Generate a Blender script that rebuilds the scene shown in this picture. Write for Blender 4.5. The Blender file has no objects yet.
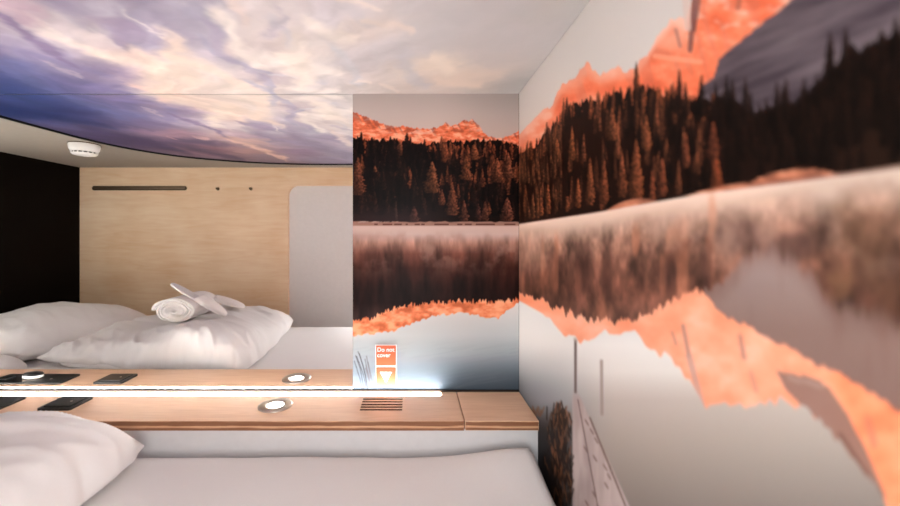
import bpy, bmesh, math, random
import numpy as np
from mathutils import Vector, Matrix

random.seed(7)
U = 0.00256                      # metres per survey unit
FPX = 385.0                      # focal length in photograph pixels
D = 385.0                        # camera to mirror wall, units
FLOOR = -240.0                   # floor relative to the eye, units
REAR = -55.0
LEFT = -712.0
RIGHT = 107.0
CEIL = 142.5
COL = bpy.context.scene.collection


def W(X, Y, Z):
    return Vector((X * U, Y * U, (Z - FLOOR) * U))


# ------------------------------------------------------------------ noise
def _hash(ix, iy, seed):
    n = (ix.astype(np.int64) * 374761393 + iy.astype(np.int64) * 668265263 + seed * 1442695041) & 0xFFFFFFFF
    n = ((n ^ (n >> 13)) * 1274126177) & 0xFFFFFFFF
    n = (n ^ (n >> 16)) & 0xFFFFFFFF
    return n / 4294967295.0


def vnoise(x, y, seed=0):
    x = np.asarray(x, float); y = np.asarray(y, float)
    x, y = np.broadcast_arrays(x, y)
    ix = np.floor(x).astype(np.int64); iy = np.floor(y).astype(np.int64)
    fx = x - ix; fy = y - iy
    fx = fx * fx * (3 - 2 * fx); fy = fy * fy * (3 - 2 * fy)
    a = _hash(ix, iy, seed); b = _hash(ix + 1, iy, seed)
    c = _hash(ix, iy + 1, seed); d = _hash(ix + 1, iy + 1, seed)
    return (a * (1 - fx) + b * fx) * (1 - fy) + (c * (1 - fx) + d * fx) * fy


def fbm(x, y, octv=4, seed=0, gain=0.5):
    s = 0.0; amp = 1.0; tot = 0.0
    for k in range(octv):
        s = s + amp * vnoise(np.asarray(x) * 2 ** k + 13.7 * k, np.asarray(y) * 2 ** k + 7.1 * k, seed + k * 17)
        tot += amp; amp *= gain
    return s / tot


def lin(c):
    c = np.asarray(c, float) / 255.0
    return np.where(c <= 0.04045, c / 12.92, ((c + 0.055) / 1.055) ** 2.4)


def smooth(a, b, x):
    t = np.clip((x - a) / (b - a), 0, 1)
    return t * t * (3 - 2 * t)


# ------------------------------------------------------------------ helpers
def link(o, parent=None):
    COL.objects.link(o)
    if parent is not None:
        o.parent = parent
    return o


def empty(name, loc, label=None, cat=None, group=None):
    o = bpy.data.objects.new(name, None)
    o.empty_display_size = 0.03
    o.location = loc
    COL.objects.link(o)
    tag(o, label, cat, group)
    return o


def tag(o, label=None, cat=None, group=None, kind=None):
    if label: o['label'] = label
    if cat: o['category'] = cat
    if group: o['group'] = group
    if kind: o['kind'] = kind
    return o


def obj(name, bm, mats, parent=None, smooth_shade=False, at=None):
    """links the bmesh (built in world metres) as one object; with a parent it is stored relative to it"""
    me = bpy.data.meshes.new(name)
    bmesh.ops.recalc_face_normals(bm, faces=bm.faces)
    if smooth_shade:
        for f in bm.faces: f.smooth = True
    bm.to_mesh(me); bm.free()
    if not isinstance(mats, (list, tuple)): mats = [mats]
    for m in mats: me.materials.append(m)
    return place(name, me, parent, at)


def place(name, me, parent=None, at=None):
    o = bpy.data.objects.new(name, me)
    if parent is not None:
        inv = parent.matrix_basis.inverted()
        me.transform(inv)
        o.parent = parent
    elif at is not None:
        me.transform(Matrix.Translation(-at))
        o.location = at
    COL.objects.link(o)
    return o


def box(bm, x0, x1, y0, y1, z0, z1, mi=0, bevel=0.0):
    """box given in survey units"""
    a = W(x0, y0, z0); b = W(x1, y1, z1)
    vs = [bm.verts.new((x, y, z)) for z in (a.z, b.z) for y in (a.y, b.y) for x in (a.x, b.x)]
    idx = [(0, 1, 3, 2), (4, 6, 7, 5), (0, 4, 5, 1), (2, 3, 7, 6), (0, 2, 6, 4), (1, 5, 7, 3)]
    fs = [bm.faces.new([vs[i] for i in q]) for q in idx]
    for f in fs: f.material_index = mi
    if bevel:
        es = set(e for f in fs for e in f.edges)
        bmesh.ops.bevel(bm, geom=list(es), offset=bevel * U, segments=2, affect='EDGES', profile=0.5)
    return fs


def prism(bm, pts, axis, lo, hi, mi=0):
    """extrude a polygon. axis 'y': pts are (X,Z) between Y lo..hi ; axis 'z': pts are (X,Y)"""
    def mk(p, t):
        return W(p[0], t, p[1]) if axis == 'y' else W(p[0], p[1], t)
    a = [bm.verts.new(mk(p, lo)) for p in pts]
    b = [bm.verts.new(mk(p, hi)) for p in pts]
    n = len(pts)
    f0 = bm.faces.new(a); f1 = bm.faces.new(b[::-1])
    f0.material_index = f1.material_index = mi
    for i in range(n):
        f = bm.faces.new((a[i], a[(i + 1) % n], b[(i + 1) % n], b[i])); f.material_index = mi


def lathe(bm, c, prof, n=48, axis='z', sx=1.0, sy=1.0, mi=0):
    """prof: list of (radius, height) in units about centre c (units)"""
    rings = []
    for r, h in prof:
        ring = []
        if r < 1e-6:
            p = W(c[0], c[1], c[2] + h) if axis == 'z' else W(c[0], c[1] + h, c[2])
            ring = [bm.verts.new(p)]
        else:
            for k in range(n):
                t = 2 * math.pi * k / n
                if axis == 'z': p = W(c[0] + r * sx * math.cos(t), c[1] + r * sy * math.sin(t), c[2] + h)
                else: p = W(c[0] + r * sx * math.cos(t), c[1] + h, c[2] + r * sy * math.sin(t))
                ring.append(bm.verts.new(p))
        rings.append(ring)
    for a, b in zip(rings[:-1], rings[1:]):
        if len(a) == 1 and len(b) == 1: continue
        for k in range(n):
            if len(a) == 1: f = bm.faces.new((a[0], b[k], b[(k + 1) % n]))
            elif len(b) == 1: f = bm.faces.new((a[k], a[(k + 1) % n], b[0]))
            else: f = bm.faces.new((a[k], a[(k + 1) % n], b[(k + 1) % n], b[k]))
            f.material_index = mi
            f.smooth = True


# ------------------------------------------------------------------ materials
def mat(name, color=(0.8, 0.8, 0.8), rough=0.5, metal=0.0, spec=0.5, emit=None, estr=0.0, bump=None, coat=0.0):
    m = bpy.data.materials.new(name); m.use_nodes = True
    nt = m.node_tree; b = nt.nodes['Principled BSDF']
    b.inputs['Base Color'].default_value = (*color, 1)
    b.inputs['Roughness'].default_value = rough
    b.inputs['Metallic'].default_value = metal
    b.inputs['Specular IOR Level'].default_value = spec
    b.inputs['Coat Weight'].default_value = coat
    if emit:
        b.inputs['Emission Color'].default_value = (*emit, 1)
        b.inputs['Emission Strength'].default_value = estr
    # faint procedural variation of tone and surface so nothing is perfectly flat
    tc = nt.nodes.new('ShaderNodeTexCoord')
    nz = nt.nodes.new('ShaderNodeTexNoise'); nz.inputs['Scale'].default_value = 60.0 if not bump else bump[0]
    nz.inputs['Detail'].default_value = 3
    nt.links.new(tc.outputs['Object'], nz.inputs['Vector'])
    if not emit:
        mx = nt.nodes.new('ShaderNodeMix'); mx.data_type = 'RGBA'
        mx.inputs['A'].default_value = (*[c * 0.95 for c in color], 1)
        mx.inputs['B'].default_value = (*[min(1, c * 1.05) for c in color], 1)
        nt.links.new(nz.outputs['Fac'], mx.inputs['Factor'])
        nt.links.new(mx.outputs['Result'], b.inputs['Base Color'])
    if bump:
        bp = nt.nodes.new('ShaderNodeBump'); bp.inputs['Strength'].default_value = bump[1]
        bp.inputs['Distance'].default_value = bump[2]
        nt.links.new(nz.outputs['Fac'], bp.inputs['Height']); nt.links.new(bp.outputs['Normal'], b.inputs['Normal'])
    return m


def wood(name, c_lo, c_hi, stretch=(3, 30, 60), rough=0.45, layered=False, blotch=0.5):
    m = bpy.data.materials.new(name); m.use_nodes = True
    nt = m.node_tree; N = nt.nodes; L = nt.links; b = N['Principled BSDF']
    tc = N.new('ShaderNodeTexCoord')
    mp = N.new('ShaderNodeMapping'); mp.inputs['Scale'].default_value = stretch
    L.new(tc.outputs['Object'], mp.inputs['Vector'])
    n1 = N.new('ShaderNodeTexNoise'); n1.inputs['Scale'].default_value = 1.6; n1.inputs['Detail'].default_value = 6
    n1.inputs['Distortion'].default_value = 1.2
    L.new(mp.outputs['Vector'], n1.inputs['Vector'])
    n2 = N.new('ShaderNodeTexNoise'); n2.inputs['Scale'].default_value = 5.0; n2.inputs['Detail'].default_value = 2
    L.new(tc.outputs['Object'], n2.inputs['Vector'])
    mx = N.new('ShaderNodeMix'); mx.data_type = 'FLOAT'; mx.inputs['Factor'].default_value = blotch
    L.new(n1.outputs['Fac'], mx.inputs['A']); L.new(n2.outputs['Fac'], mx.inputs['B'])
    cr = N.new('ShaderNodeValToRGB')
    cr.color_ramp.elements[0].position = 0.3; cr.color_ramp.elements[0].color = (*c_lo, 1)
    cr.color_ramp.elements[1].position = 0.7; cr.color_ramp.elements[1].color = (*c_hi, 1)
    L.new(mx.outputs['Result'], cr.inputs['Fac'])
    src = cr.outputs['Color']
    if layered:   # veneer layers shown on the cut edge
        sp = N.new('ShaderNodeSeparateXYZ'); L.new(tc.outputs['Object'], sp.inputs['Vector'])
        mu = N.new('ShaderNodeMath'); mu.operation = 'MULTIPLY'; mu.inputs[1].default_value = 2 * math.pi / (5.2 * U)
        L.new(sp.outputs['Z'], mu.inputs[0])
        n3 = N.new('ShaderNodeTexNoise'); n3.inputs['Scale'].default_value = 1.0
        mp2 = N.new('ShaderNodeMapping'); mp2.inputs['Scale'].default_value = (14, 14, 300)
        L.new(tc.outputs['Object'], mp2.inputs['Vector']); L.new(mp2.outputs['Vector'], n3.inputs['Vector'])
        ad = N.new('ShaderNodeMath'); ad.operation = 'MULTIPLY_ADD'; ad.inputs[1].default_value = 3.0
        L.new(n3.outputs['Fac'], ad.inputs[0]); L.new(mu.outputs[0], ad.inputs[2])
        si = N.new('ShaderNodeMath'); si.operation = 'SINE'; L.new(ad.outputs[0], si.inputs[0])
        r2 = N.new('ShaderNodeValToRGB')
        r2.color_ramp.elements[0].position = 0.3; r2.color_ramp.elements[0].color = (0.40, 0.30, 0.25, 1)
        r2.color_ramp.elements[1].position = 0.75; r2.color_ramp.elements[1].color = (1, 1, 1, 1)
        L.new(si.outputs[0], r2.inputs['Fac'])
        ml = N.new('ShaderNodeMix'); ml.data_type = 'RGBA'; ml.blend_type = 'MULTIPLY'; ml.inputs['Factor'].default_value = 1
        L.new(cr.outputs['Color'], ml.inputs['A']); L.new(r2.outputs['Color'], ml.inputs['B'])
        src = ml.outputs['Result']
    L.new(src, b.inputs['Base Color'])
    b.inputs['Roughness'].default_value = rough
    b.inputs['Specular IOR Level'].default_value = 0.35
    return m


def printed(name, rough=0.4, spec=0.4):
    m = bpy.data.materials.new(name); m.use_nodes = True
    nt = m.node_tree; b = nt.nodes['Principled BSDF']
    a = nt.nodes.new('ShaderNodeAttribute'); a.attribute_name = 'print'; a.attribute_type = 'GEOMETRY'
    nt.links.new(a.outputs['Color'], b.inputs['Base Color'])
    b.inputs['Roughness'].default_value = rough
    b.inputs['Specular IOR Level'].default_value = spec
    return m


M = {}
M['cotton'] = mat('white_cotton', (0.83, 0.81, 0.80), 0.85, spec=0.15, bump=(900, 0.25, 0.0004))
M['sheet'] = mat('white_sheet', (0.82, 0.80, 0.793), 0.85, spec=0.15, bump=(700, 0.3, 0.0004))
M['terry'] = mat('white_terry', (0.86, 0.82, 0.80), 0.95, spec=0.05, bump=(500, 0.9, 0.0015))
M['felt'] = mat('slipper_felt', (0.80, 0.75, 0.72), 0.9, spec=0.1, bump=(800, 0.4, 0.0006))
M['insole'] = mat('slipper_insole', (0.70, 0.67, 0.66), 0.9, spec=0.1)
M['mirror'] = mat('mirror_silver', (0.93, 0.93, 0.925), 0.0, metal=1.0)
bs = M['mirror'].node_tree.nodes['Principled BSDF']
for l in list(M['mirror'].node_tree.links):
    if l.to_socket == bs.inputs['Base Color']: M['mirror'].node_tree.links.remove(l)
M['black_wall'] = mat('black_laminate', (0.004, 0.0022, 0.0015), 0.6, spec=0.06)
M['grey_wall'] = mat('grey_laminate', (0.45, 0.44, 0.43), 0.5, spec=0.3)
M['box_grey'] = mat('pale_grey_laminate', (0.64, 0.63, 0.64), 0.5, spec=0.3)
M['door_grey'] = mat('door_grey', (0.78, 0.755, 0.73), 0.55, spec=0.3)
M['ceil_beige'] = mat('beige_ceiling', (0.35, 0.31, 0.265), 0.7, spec=0.2)
M['black'] = mat('black_plastic', (0.012, 0.011, 0.011), 0.28, spec=0.5)
M['black_edge'] = mat('black_edge', (0.006, 0.006, 0.007), 0.6, spec=0.2)
M['steel'] = mat('brushed_steel', (0.62, 0.55, 0.48), 0.32, metal=1.0, bump=(200, 0.2, 0.0003))
M['bronze'] = mat('dark_bronze', (0.10, 0.065, 0.035), 0.45, metal=0.6)
M['brassy'] = mat('groove_bar', (0.20, 0.14, 0.09), 0.4, metal=0.8)
M['white_plastic'] = mat('white_plastic', (0.88, 0.86, 0.82), 0.4)
M['profile'] = mat('profile_brown', (0.03, 0.022, 0.018), 0.8, spec=0.05)
M['slot_brown'] = mat('slot_side_brown', (0.10, 0.035, 0.018), 0.7, spec=0.1)  # dark brown side faces of the vent slots
M['slot_dark'] = mat('slot_dark', (0.03, 0.025, 0.02), 0.7)
M['floor'] = mat('floor_grey', (0.12, 0.11, 0.11), 0.7)
M['led'] = mat('led_diffuser', (0.9, 0.9, 0.9), 0.5, emit=(1.0, 0.98, 0.955), estr=27.5)
M['spot'] = mat('spot_lens', (0.9, 0.9, 0.9), 0.3, emit=(1.0, 0.95, 0.9), estr=5.0)
M['ply_rear'] = wood('birch_plywood', tuple(lin((232, 194, 152))), tuple(lin((250, 226, 194))), (3, 3, 26), 0.5, blotch=0.5)
M['ply_top'] = wood('birch_ledge', tuple(lin((224, 180, 146))), tuple(lin((244, 206, 174))), (5, 60, 60), 0.35, blotch=0.35)
M['ply_edge'] = wood('birch_edge', tuple(lin((196, 146, 110))), tuple(lin((222, 176, 140))), (5, 60, 200), 0.5, layered=True)
M['print'] = printed('printed_panel', 0.4, 0.06)
M['print_wall'] = printed('printed_wall', 0.5, 0.05)
M['print_sky'] = printed('printed_sky', 0.45, 0.12)
M['orange'] = mat('orange_vinyl', tuple(lin((206, 92, 52))), 0.4)
M['orange_lo'] = mat('orange_vinyl_dimmed', tuple(lin((168, 84, 50))), 0.4)  # same orange vinyl, darkened here to offset the strip's glare
M['white_vinyl'] = mat('white_vinyl', (0.85, 0.85, 0.85), 0.4)


# ------------------------------------------------------------------ painted prints (plain artwork rasters)
class Art:
    """a small raster in photograph-measured coordinates, colours are printed ink (sRGB 0..255)"""
    def __init__(s, x0, y0, x1, y1, k):
        s.x0, s.y0, s.k = x0, y0, k
        s.w = int((x1 - x0) * k) + 1; s.h = int((y1 - y0) * k) + 1
        s.X, s.Y = np.meshgrid(x0 + np.arange(s.w) / k, y0 + np.arange(s.h) / k)
        s.c = np.zeros((s.h, s.w, 3))

    def put(s, mask, col):
        m = mask[..., None] if mask.ndim == 2 else mask
        s.c = s.c * (1 - m) + np.asarray(col, float) * m

    def conifer(s, cx, base, h, w, col, seed, side=0.5, alpha=1.0, soft=1.0):
        k = s.k
        i0 = max(0, int((cx - w - s.x0) * k)); i1 = min(s.w, int((cx + w - s.x0) * k) + 2)
        j0 = max(0, int((base - h - s.y0) * k)); j1 = min(s.h, int((base - s.y0) * k) + 1)
        if i1 <= i0 or j1 <= j0: return
        X = s.X[j0:j1, i0:i1]; Y = s.Y[j0:j1, i0:i1]
        f = (Y - (base - h)) / h
        tiers = np.abs((((f * 6 + 1.2 * vnoise(X * .35, Y * .35, seed % 89) + 0.3 * np.sin(seed)) % 1.0)))
        hw = 0.5 * w * np.clip(f, 0, 1) ** 0.75 * (0.78 + 0.22 * tiers) * (0.6 + 0.8 * vnoise(Y * 0.7, np.sign(X - cx) * 9.5 + seed, 3))
        hw = hw * (1 - smooth(0.85, 1.0, f) * 0.35)
        e = 0.6 * soft
        m = smooth(e, -e, np.abs(X - cx) - hw) * (f > 0) * alpha
        u = (X - cx) / (hw + 0.3)
        sh = 0.35 + 0.65 * smooth(-0.9, 0.9, u * side) * (0.5 + 0.5 * vnoise(X * 1.1, Y * 0.9, seed % 97))
        sh = sh * (0.8 + 0.2 * (1 - tiers)) * (0.55 + 0.9 * vnoise(X * .8, Y * .7, seed % 53)) * (1.1 - .45 * f)
        cc = np.asarray(col, float) * sh[..., None]
        reg = s.c[j0:j1, i0:i1]
        s.c[j0:j1, i0:i1] = reg * (1 - m[..., None]) + cc * m[..., None]

    def line(s, x0, y0, x1, y1, w, col, alpha=1.0):
        dx, dy = x1 - x0, y1 - y0
        t = np.clip(((s.X - x0) * dx + (s.Y - y0) * dy) / (dx * dx + dy * dy), 0, 1)
        d = np.hypot(s.X - x0 - t * dx, s.Y - y0 - t * dy)
        s.put(smooth(w * 0.5 + 0.5, w * 0.5 - 0.5, d) * alpha, col)

    def poly(s, pts, col, alpha=1.0):
        ins = np.zeros(s.X.shape, bool)
        for (xa, ya), (xb, yb) in zip(pts, pts[1:] + pts[:1]):
            c = ((ya > s.Y) != (yb > s.Y)) & (s.X < (xb - xa) * (s.Y - ya) / ((yb - ya) or 1e-9) + xa)
            ins ^= c
        s.put(ins.astype(float) * alpha, col)

    def sample(s, px, py):
        fx = np.clip((px - s.x0) * s.k, 0, s.w - 1.001); fy = np.clip((py - s.y0) * s.k, 0, s.h - 1.001)
        ix = fx.astype(int); iy = fy.astype(int); fx = (fx - ix)[..., None]; fy = (fy - iy)[..., None]
        c = s.c
        return (c[iy, ix] * (1 - fx) + c[iy, ix + 1] * fx) * (1 - fy) + (c[iy + 1, ix] * (1 - fx) + c[iy + 1, ix + 1] * fx) * fy


def curve(pts):
    xs = [p[0] for p in pts]; ys = [p[1] for p in pts]
    return lambda x: np.interp(x, xs, ys)


def grad(y, stops):
    ys = [q[0] for q in stops]
    return np.stack([np.interp(y, ys, [q[1][i] for q in stops]) for i in range(3)], -1)


def art_front():
    A = Art(350, 92, 522, 394, 2)
    X, Y = A.X, A.Y
    A.c = grad(Y, [(92, (176, 165, 160)), (115, (196, 180, 174)), (140, (212, 188, 178))])
    A.c *= (1 - 0.10 * smooth(430, 519, X))[..., None]
    ridge = curve([(350, 112), (353.5, 113), (365, 116.7), (380, 123.2), (388.5, 126), (403, 126), (418, 129), (436, 128), (446.4, 123.2), (452, 126), (462.7, 121.4), (473, 120.5), (480.5, 128.5), (488, 136.9), (498, 139), (510, 136), (518, 132), (523, 130)])
    trees = curve([(350, 139), (368, 142), (386, 140.4), (409, 143.4), (418, 146.3), (439, 143.4), (469, 142.8), (492, 142), (510, 145), (519, 148), (523, 149)])
    jr = (vnoise(X * 0.35, X * 0, 5) - 0.5) * 2.0 + (vnoise(X * 0.9, X * 0, 6) - 0.5) * 1.2
    m = smooth(-0.6, 0.6, Y - ridge(X) - jr)
    d = fbm(X * 0.13 + Y * 0.16, Y * 0.34 - X * 0.08, 5, 11, .6)
    rock = grad(d, [(0.25, (176, 84, 56)), (0.42, (226, 108, 72)), (0.55, (242, 130, 92)), (0.68, (248, 172, 138))])
    snow = smooth(0.60, 0.70, fbm(X * 0.12 + Y * 0.2, Y * 0.3, 4, 23)) * smooth(14, 2, Y - ridge(X))
    rock = rock * (1 - 0.55 * snow[..., None]) + np.array((240, 200, 185)) * 0.55 * snow[..., None]
    # shaded gullies falling from the crest
    g = smooth(0.60, 0.72, vnoise(X * 0.45 - Y * 0.25, Y * 0.05, 31)) * smooth(11, 1, Y - ridge(X))
    rock = rock * (1 - 0.5 * g[..., None]) + np.array((120, 62, 55)) * 0.5 * g[..., None]
    A.put(m, rock)
    # forest
    jt = (vnoise(X * 0.3, X * 0, 8) - 0.5) * 4.5 + (vnoise(X * 0.8, X * 0, 9) - 0.5) * 2.5
    m = smooth(-0.5, 0.5, Y - trees(X) + 0.5 - jt)
    A.put(m, (20, 9, 7))
    rr = random.Random(3)
    for k in range(170):                       # small crowns along the top edge
        x = rr.uniform(350, 523); yy = float(trees(x))
        b = yy + rr.uniform(2, 13)
        lit = rr.random() < (0.3 + 0.5 * (x > 420)) and b > yy + 4
        c = (206, 100, 62) if lit else (30, 13, 9)
        A.conifer(x, b + 3, rr.uniform(6, 11), rr.uniform(5, 9), c, k, 1 if lit else -1)
    for k in range(300):
        x = rr.uniform(350, 523); yy = float(trees(x))
        t = rr.random(); b = yy + 12 + t * (205 - yy)
        lit = rr.random() < (0.10 + 0.55 * (x > 440) * (t < .6))
        c = (204, 106, 68) if lit else ((66, 34, 25) if rr.random() < .35 else (28 + 6 * rr.random(), 13, 11))
        h = rr.uniform(12, 24)
        A.conifer(x, min(b, 222), h, h * rr.uniform(.35, .5), c, k + 300, rr.choice((-1, 1)), 0.9 if not lit else 0.75)
    for (x, b, h, w, c) in [(358, 195, 38, 17, (140, 76, 52)), (432, 193, 32, 18, (150, 86, 56)), (452, 215, 33, 14, (142, 78, 52)), (466, 180, 24, 14, (160, 88, 56)),
                            (474, 160, 16, 12, (170, 92, 58)), (497, 182, 24, 14, (160, 86, 56)), (508, 178, 26, 12, (164, 90, 60)), (485, 221, 20, 9, (140, 76, 54)),
                            (507, 221, 24, 15, (150, 82, 60)), (414, 222, 16, 11, (110, 60, 46)), (464, 222, 22, 10, (130, 72, 54)), (400, 150, 8, 8, (140, 76, 52)),
                            (442, 205, 16, 8, (150, 82, 56)), (375, 172, 7, 4, (160, 90, 60)), (396, 220, 20, 3, (95, 62, 50)), (478, 221, 18, 9, (96, 52, 42))]:
        A.conifer(x, b, h, w * 1.15, tuple(min(255, q * 1.3) for q in c), int(x), 0.8, 0.9)
    low = smooth(196, 222, Y) * smooth(226, 222, Y) * smooth(470, 400, X) * 0.45
    A.put(low, (74, 52, 56))
    # shore and lake
    A.put(smooth(221.2, 222.2, Y + 1.2 * (vnoise(X * 0.2, X * 0, 41) - .5)), (160, 118, 104))
    A.put(smooth(223.4, 224.0, Y) * smooth(225.4, 224.6, Y) * (vnoise(X * .3, X * 0, 2) > .45), (92, 52, 44))
    for k in range(14):
        x = rr.uniform(352, 400); A.line(x, 221.5 + rr.random(), x + rr.uniform(1, 3), 221.6, .8, (205, 180, 172), .5)
    lake = grad(Y, [(225, (212, 180, 170)), (234, (205, 178, 170)), (243, (160, 118, 104)), (254, (96, 58, 48)), (268, (58, 30, 24)), (290, (34, 18, 15)), (303, (32, 18, 16)), (320, (58, 42, 40))])
    A.put(smooth(225, 226.5, Y), lake)
    st = fbm(X * 0.16, Y * 0.035, 4, 51)
    vm = smooth(232, 246, Y)
    A.c *= (1 + vm * (st - 0.5) * 1.1)[..., None]
    mist = smooth(0.42, 0.75, fbm(X * 0.07, Y * 0.06, 5, 61)) * smooth(228, 238, Y) * smooth(285, 244, Y)
    A.put(mist * 0.6, (176, 136, 122))
    rb = curve([(350, 322), (353, 321.4), (371, 318), (386, 312), (403, 305), (421, 303.6), (450, 301), (478, 301), (506, 300), (523, 299)])
    ro = curve([(350, 336), (353, 335.6), (371, 334), (393, 331), (407, 325), (432, 316), (457, 313), (474, 314), (485, 318), (499.5, 318), (506.5, 310.7), (519, 302.5), (523, 301)])
    jb = (vnoise(X * 0.7, X * 0, 71) - 0.5) * 5 + (vnoise(X * 1.6, X * 0, 72) - 0.5) * 3
    d = fbm(X * 0.12, Y * 0.2, 4, 81)
    oc = grad(d, [(0.3, (196, 100, 64)), (0.5, (232, 130, 88)), (0.7, (244, 166, 126))])
    A.put(smooth(-0.6, 0.6, Y - rb(X) - jb), oc)
    A.put(smooth(-0.8, 0.8, Y - ro(X) - (vnoise(X * .5, X * 0, 75) - .5) * 3), grad(Y, [(300, (214, 206, 202)), (335, (184, 188, 189)), (355, (152, 160, 166)), (374, (96, 107, 117)), (391, (62, 72, 82))]))
    rip = smooth(0.62, 0.7, vnoise(X * 0.05 + Y * 0.02, Y * 0.55 + X * 0.09, 91)) * smooth(335, 355, Y) * 0.10
    A.put(rip, (120, 128, 134))
    for k in range(5):
        x = 354.0 + k * 1.3 + rr.random() * .5
        y0 = 352 + rr.uniform(-1, 12)
        px, py = x, y0
        for t in range(1, 7):
            qx = px + 0.9 + 0.28 * (6 - t) + rr.uniform(-.5, .3); qy = py + 6
            if qy > 392: break
            A.line(px, py, qx, qy, 0.5, (30, 24, 26), .8); px, py = qx, qy
    for k in range(5):
        x = 365 + rr.random() * 4
        A.line(x, 356 + k * 3, x + 4, 378 + k, 0.8, (70, 60, 62), .6)
    return A


def art_right():
    A = Art(512, -160, 1012, 680, 1.6)
    X, Y = A.X, A.Y
    A.c = grad(Y, [(-160, (206, 200, 196)), (60, (212, 205, 200)), (120, (216, 206, 200))])
    ridge = curve([(512, 139), (519, 135), (538, 114), (553, 102), (562, 85), (576, 76), (588, 66), (600, 75), (619, 70), (638, 65), (647, 54), (657, 33), (673, 16), (685, 21), (690, 5), (694, -12), (720, -60), (760, -80), (820, -60), (1012, -40)])
    trees = curve([(512, 150), (519, 147), (538, 137), (557, 118), (572, 102), (595, 95), (624, 88), (647, 83), (671, 90), (700, 95), (709, 92), (733, 97), (747, 109), (771, 107), (795, 102), (814, 83), (837, 62), (850, 46), (861, 50), (875, 38), (900, 28), (1012, 0)])
    shore = curve([(512, 225), (519, 224), (600, 212), (700, 194), (800, 181), (900, 167), (1012, 152)])
    jr = (vnoise(X * 0.12, X * 0, 105) - 0.5) * 6 + (vnoise(X * 0.3, X * 0, 106) - 0.5) * 5 + (vnoise(X * 0.8, X * 0, 107) - 0.5) * 2.5
    m = smooth(-0.8, 0.8, Y - ridge(X) - jr * smooth(519, 560, X))
    d = fbm(X * 0.045 + Y * 0.03, Y * 0.06 - X * 0.02, 5, 111)
    rock = grad(d, [(0.22, (226, 106, 72)), (0.42, (244, 122, 84)), (0.58, (248, 140, 104)), (0.75, (250, 174, 146))])
    g = smooth(0.62, 0.75, vnoise(X * 0.14 - Y * 0.04, Y * 0.03, 131))
    rock = rock * (1 - 0.16 * g[..., None]) + np.array((170, 110, 100)) * 0.16 * g[..., None]
    rim_ = smooth(16, 2, Y - ridge(X)) * .55 + smooth(64, 40, Y + (X - 660) * .1) * smooth(640, 652, X) * smooth(694, 686, X) * .45
    rock = rock * (1 - rim_[..., None]) + np.array((246, 192, 170)) * rim_[..., None]
    hi = smooth(0.55, 0.7, fbm(X * 0.07, Y * 0.12, 4, 141)) * smooth(60, 20, Y) * smooth(640, 660, X)
    rock = rock * (1 - 0.6 * hi[..., None]) + np.array((238, 196, 178)) * 0.6 * hi[..., None]
    A.put(m, rock)
    # dark clefts on the high wall
    A.line(696, -20, 690, 50, 5, (112, 74, 72), .75); A.line(702, -20, 694, 30, 4, (96, 66, 68), .6); A.line(676, 30, 680, 46, 4, (170, 116, 104), .6); A.line(684, -20, 688, 28, 7, (216, 190, 180), .7); A.line(655, 56, 700, 62, 5, (250, 172, 140), .6); A.line(741, -10, 738, 8, 5, (136, 86, 74), .5)
    # mountain in shade
    gb = curve([(690, 200), (698, 95), (700, 88), (714, 78), (719, 59), (757, 28), (792, 0), (850, -50), (1012, -150)])
    gm = smooth(-1.5, 1.5, Y - gb(X) - (vnoise(X * .2, Y * 0, 145) - .5) * 2.5) * (X > 696)
    d = fbm(X * 0.03 + Y * 0.05, Y * 0.07 + X * .02, 5, 151)
    A.put(gm, grad(d, [(0.25, (66, 56, 62)), (0.5, (88, 76, 82)), (0.75, (106, 94, 98))]))
    sm = smooth(0.5, 0.65, fbm(X * 0.02 + Y * 0.03, Y * 0.12 + X * .04, 4, 161)) * smooth(85, 105, Y + (X - 760) * .2) * gm
    A.put(sm * 0.5, (146, 128, 130))
    # forest
    dark = grad(X, [(512, (30, 13, 8)), (700, (22, 10, 6)), (800, (32, 17, 11)), (900, (34, 20, 13))])
    jt = (vnoise(X * 0.3, X * 0, 108) - 0.5) * 9 + (vnoise(X * 0.12, X * 0, 109) - 0.5) * 8
    A.put(smooth(-0.7, 0.7, Y - trees(X) - 7 - jt * smooth(515, 560, X)) * smooth(8, 0, Y - shore(X)), dark)
    rr = random.Random(11)
    for k in range(230):
        x = rr.uniform(512, 1010); s = (x - 412) / 107.0
        yy = float(trees(x)); h = rr.uniform(10, 20) * (0.5 + 0.36 * s)
        w = h * (0.22 + 0.05 * s) * (1.7 if x > 715 else 1)
        lit = rr.random() < (0.5 if x < 690 else 0.06 if x < 760 else 0)
        c = (226, 118, 72) if lit else (38, 19, 12)
        A.conifer(x, yy + h * rr.uniform(.88, 1.2), h, w, c, k, 1, 0.95)
    for k in range(380):
        x = rr.uniform(512, 1010); s = (x - 412) / 107.0
        t = rr.random() ** 0.8
        yy = float(trees(x)); sh = float(shore(x))
        h = rr.uniform(18, 34) * (0.6 + 0.28 * s)
        b = yy + 14 + t * (sh - yy - 14)
        lit = rr.random() < (0.5 if x < 700 else 0.05 if x < 750 else 0)
        c = np.array((236, 130, 84)) * rr.uniform(.5, 1.05) if lit else np.array((44, 23, 15)) * rr.uniform(.7, 1.2)
        A.conifer(x, b, h, h * (0.17 + 0.035 * s), c, k + 700, rr.choice((1, 1, -1)), 0.85, 1.0 + .4 * s)
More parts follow.
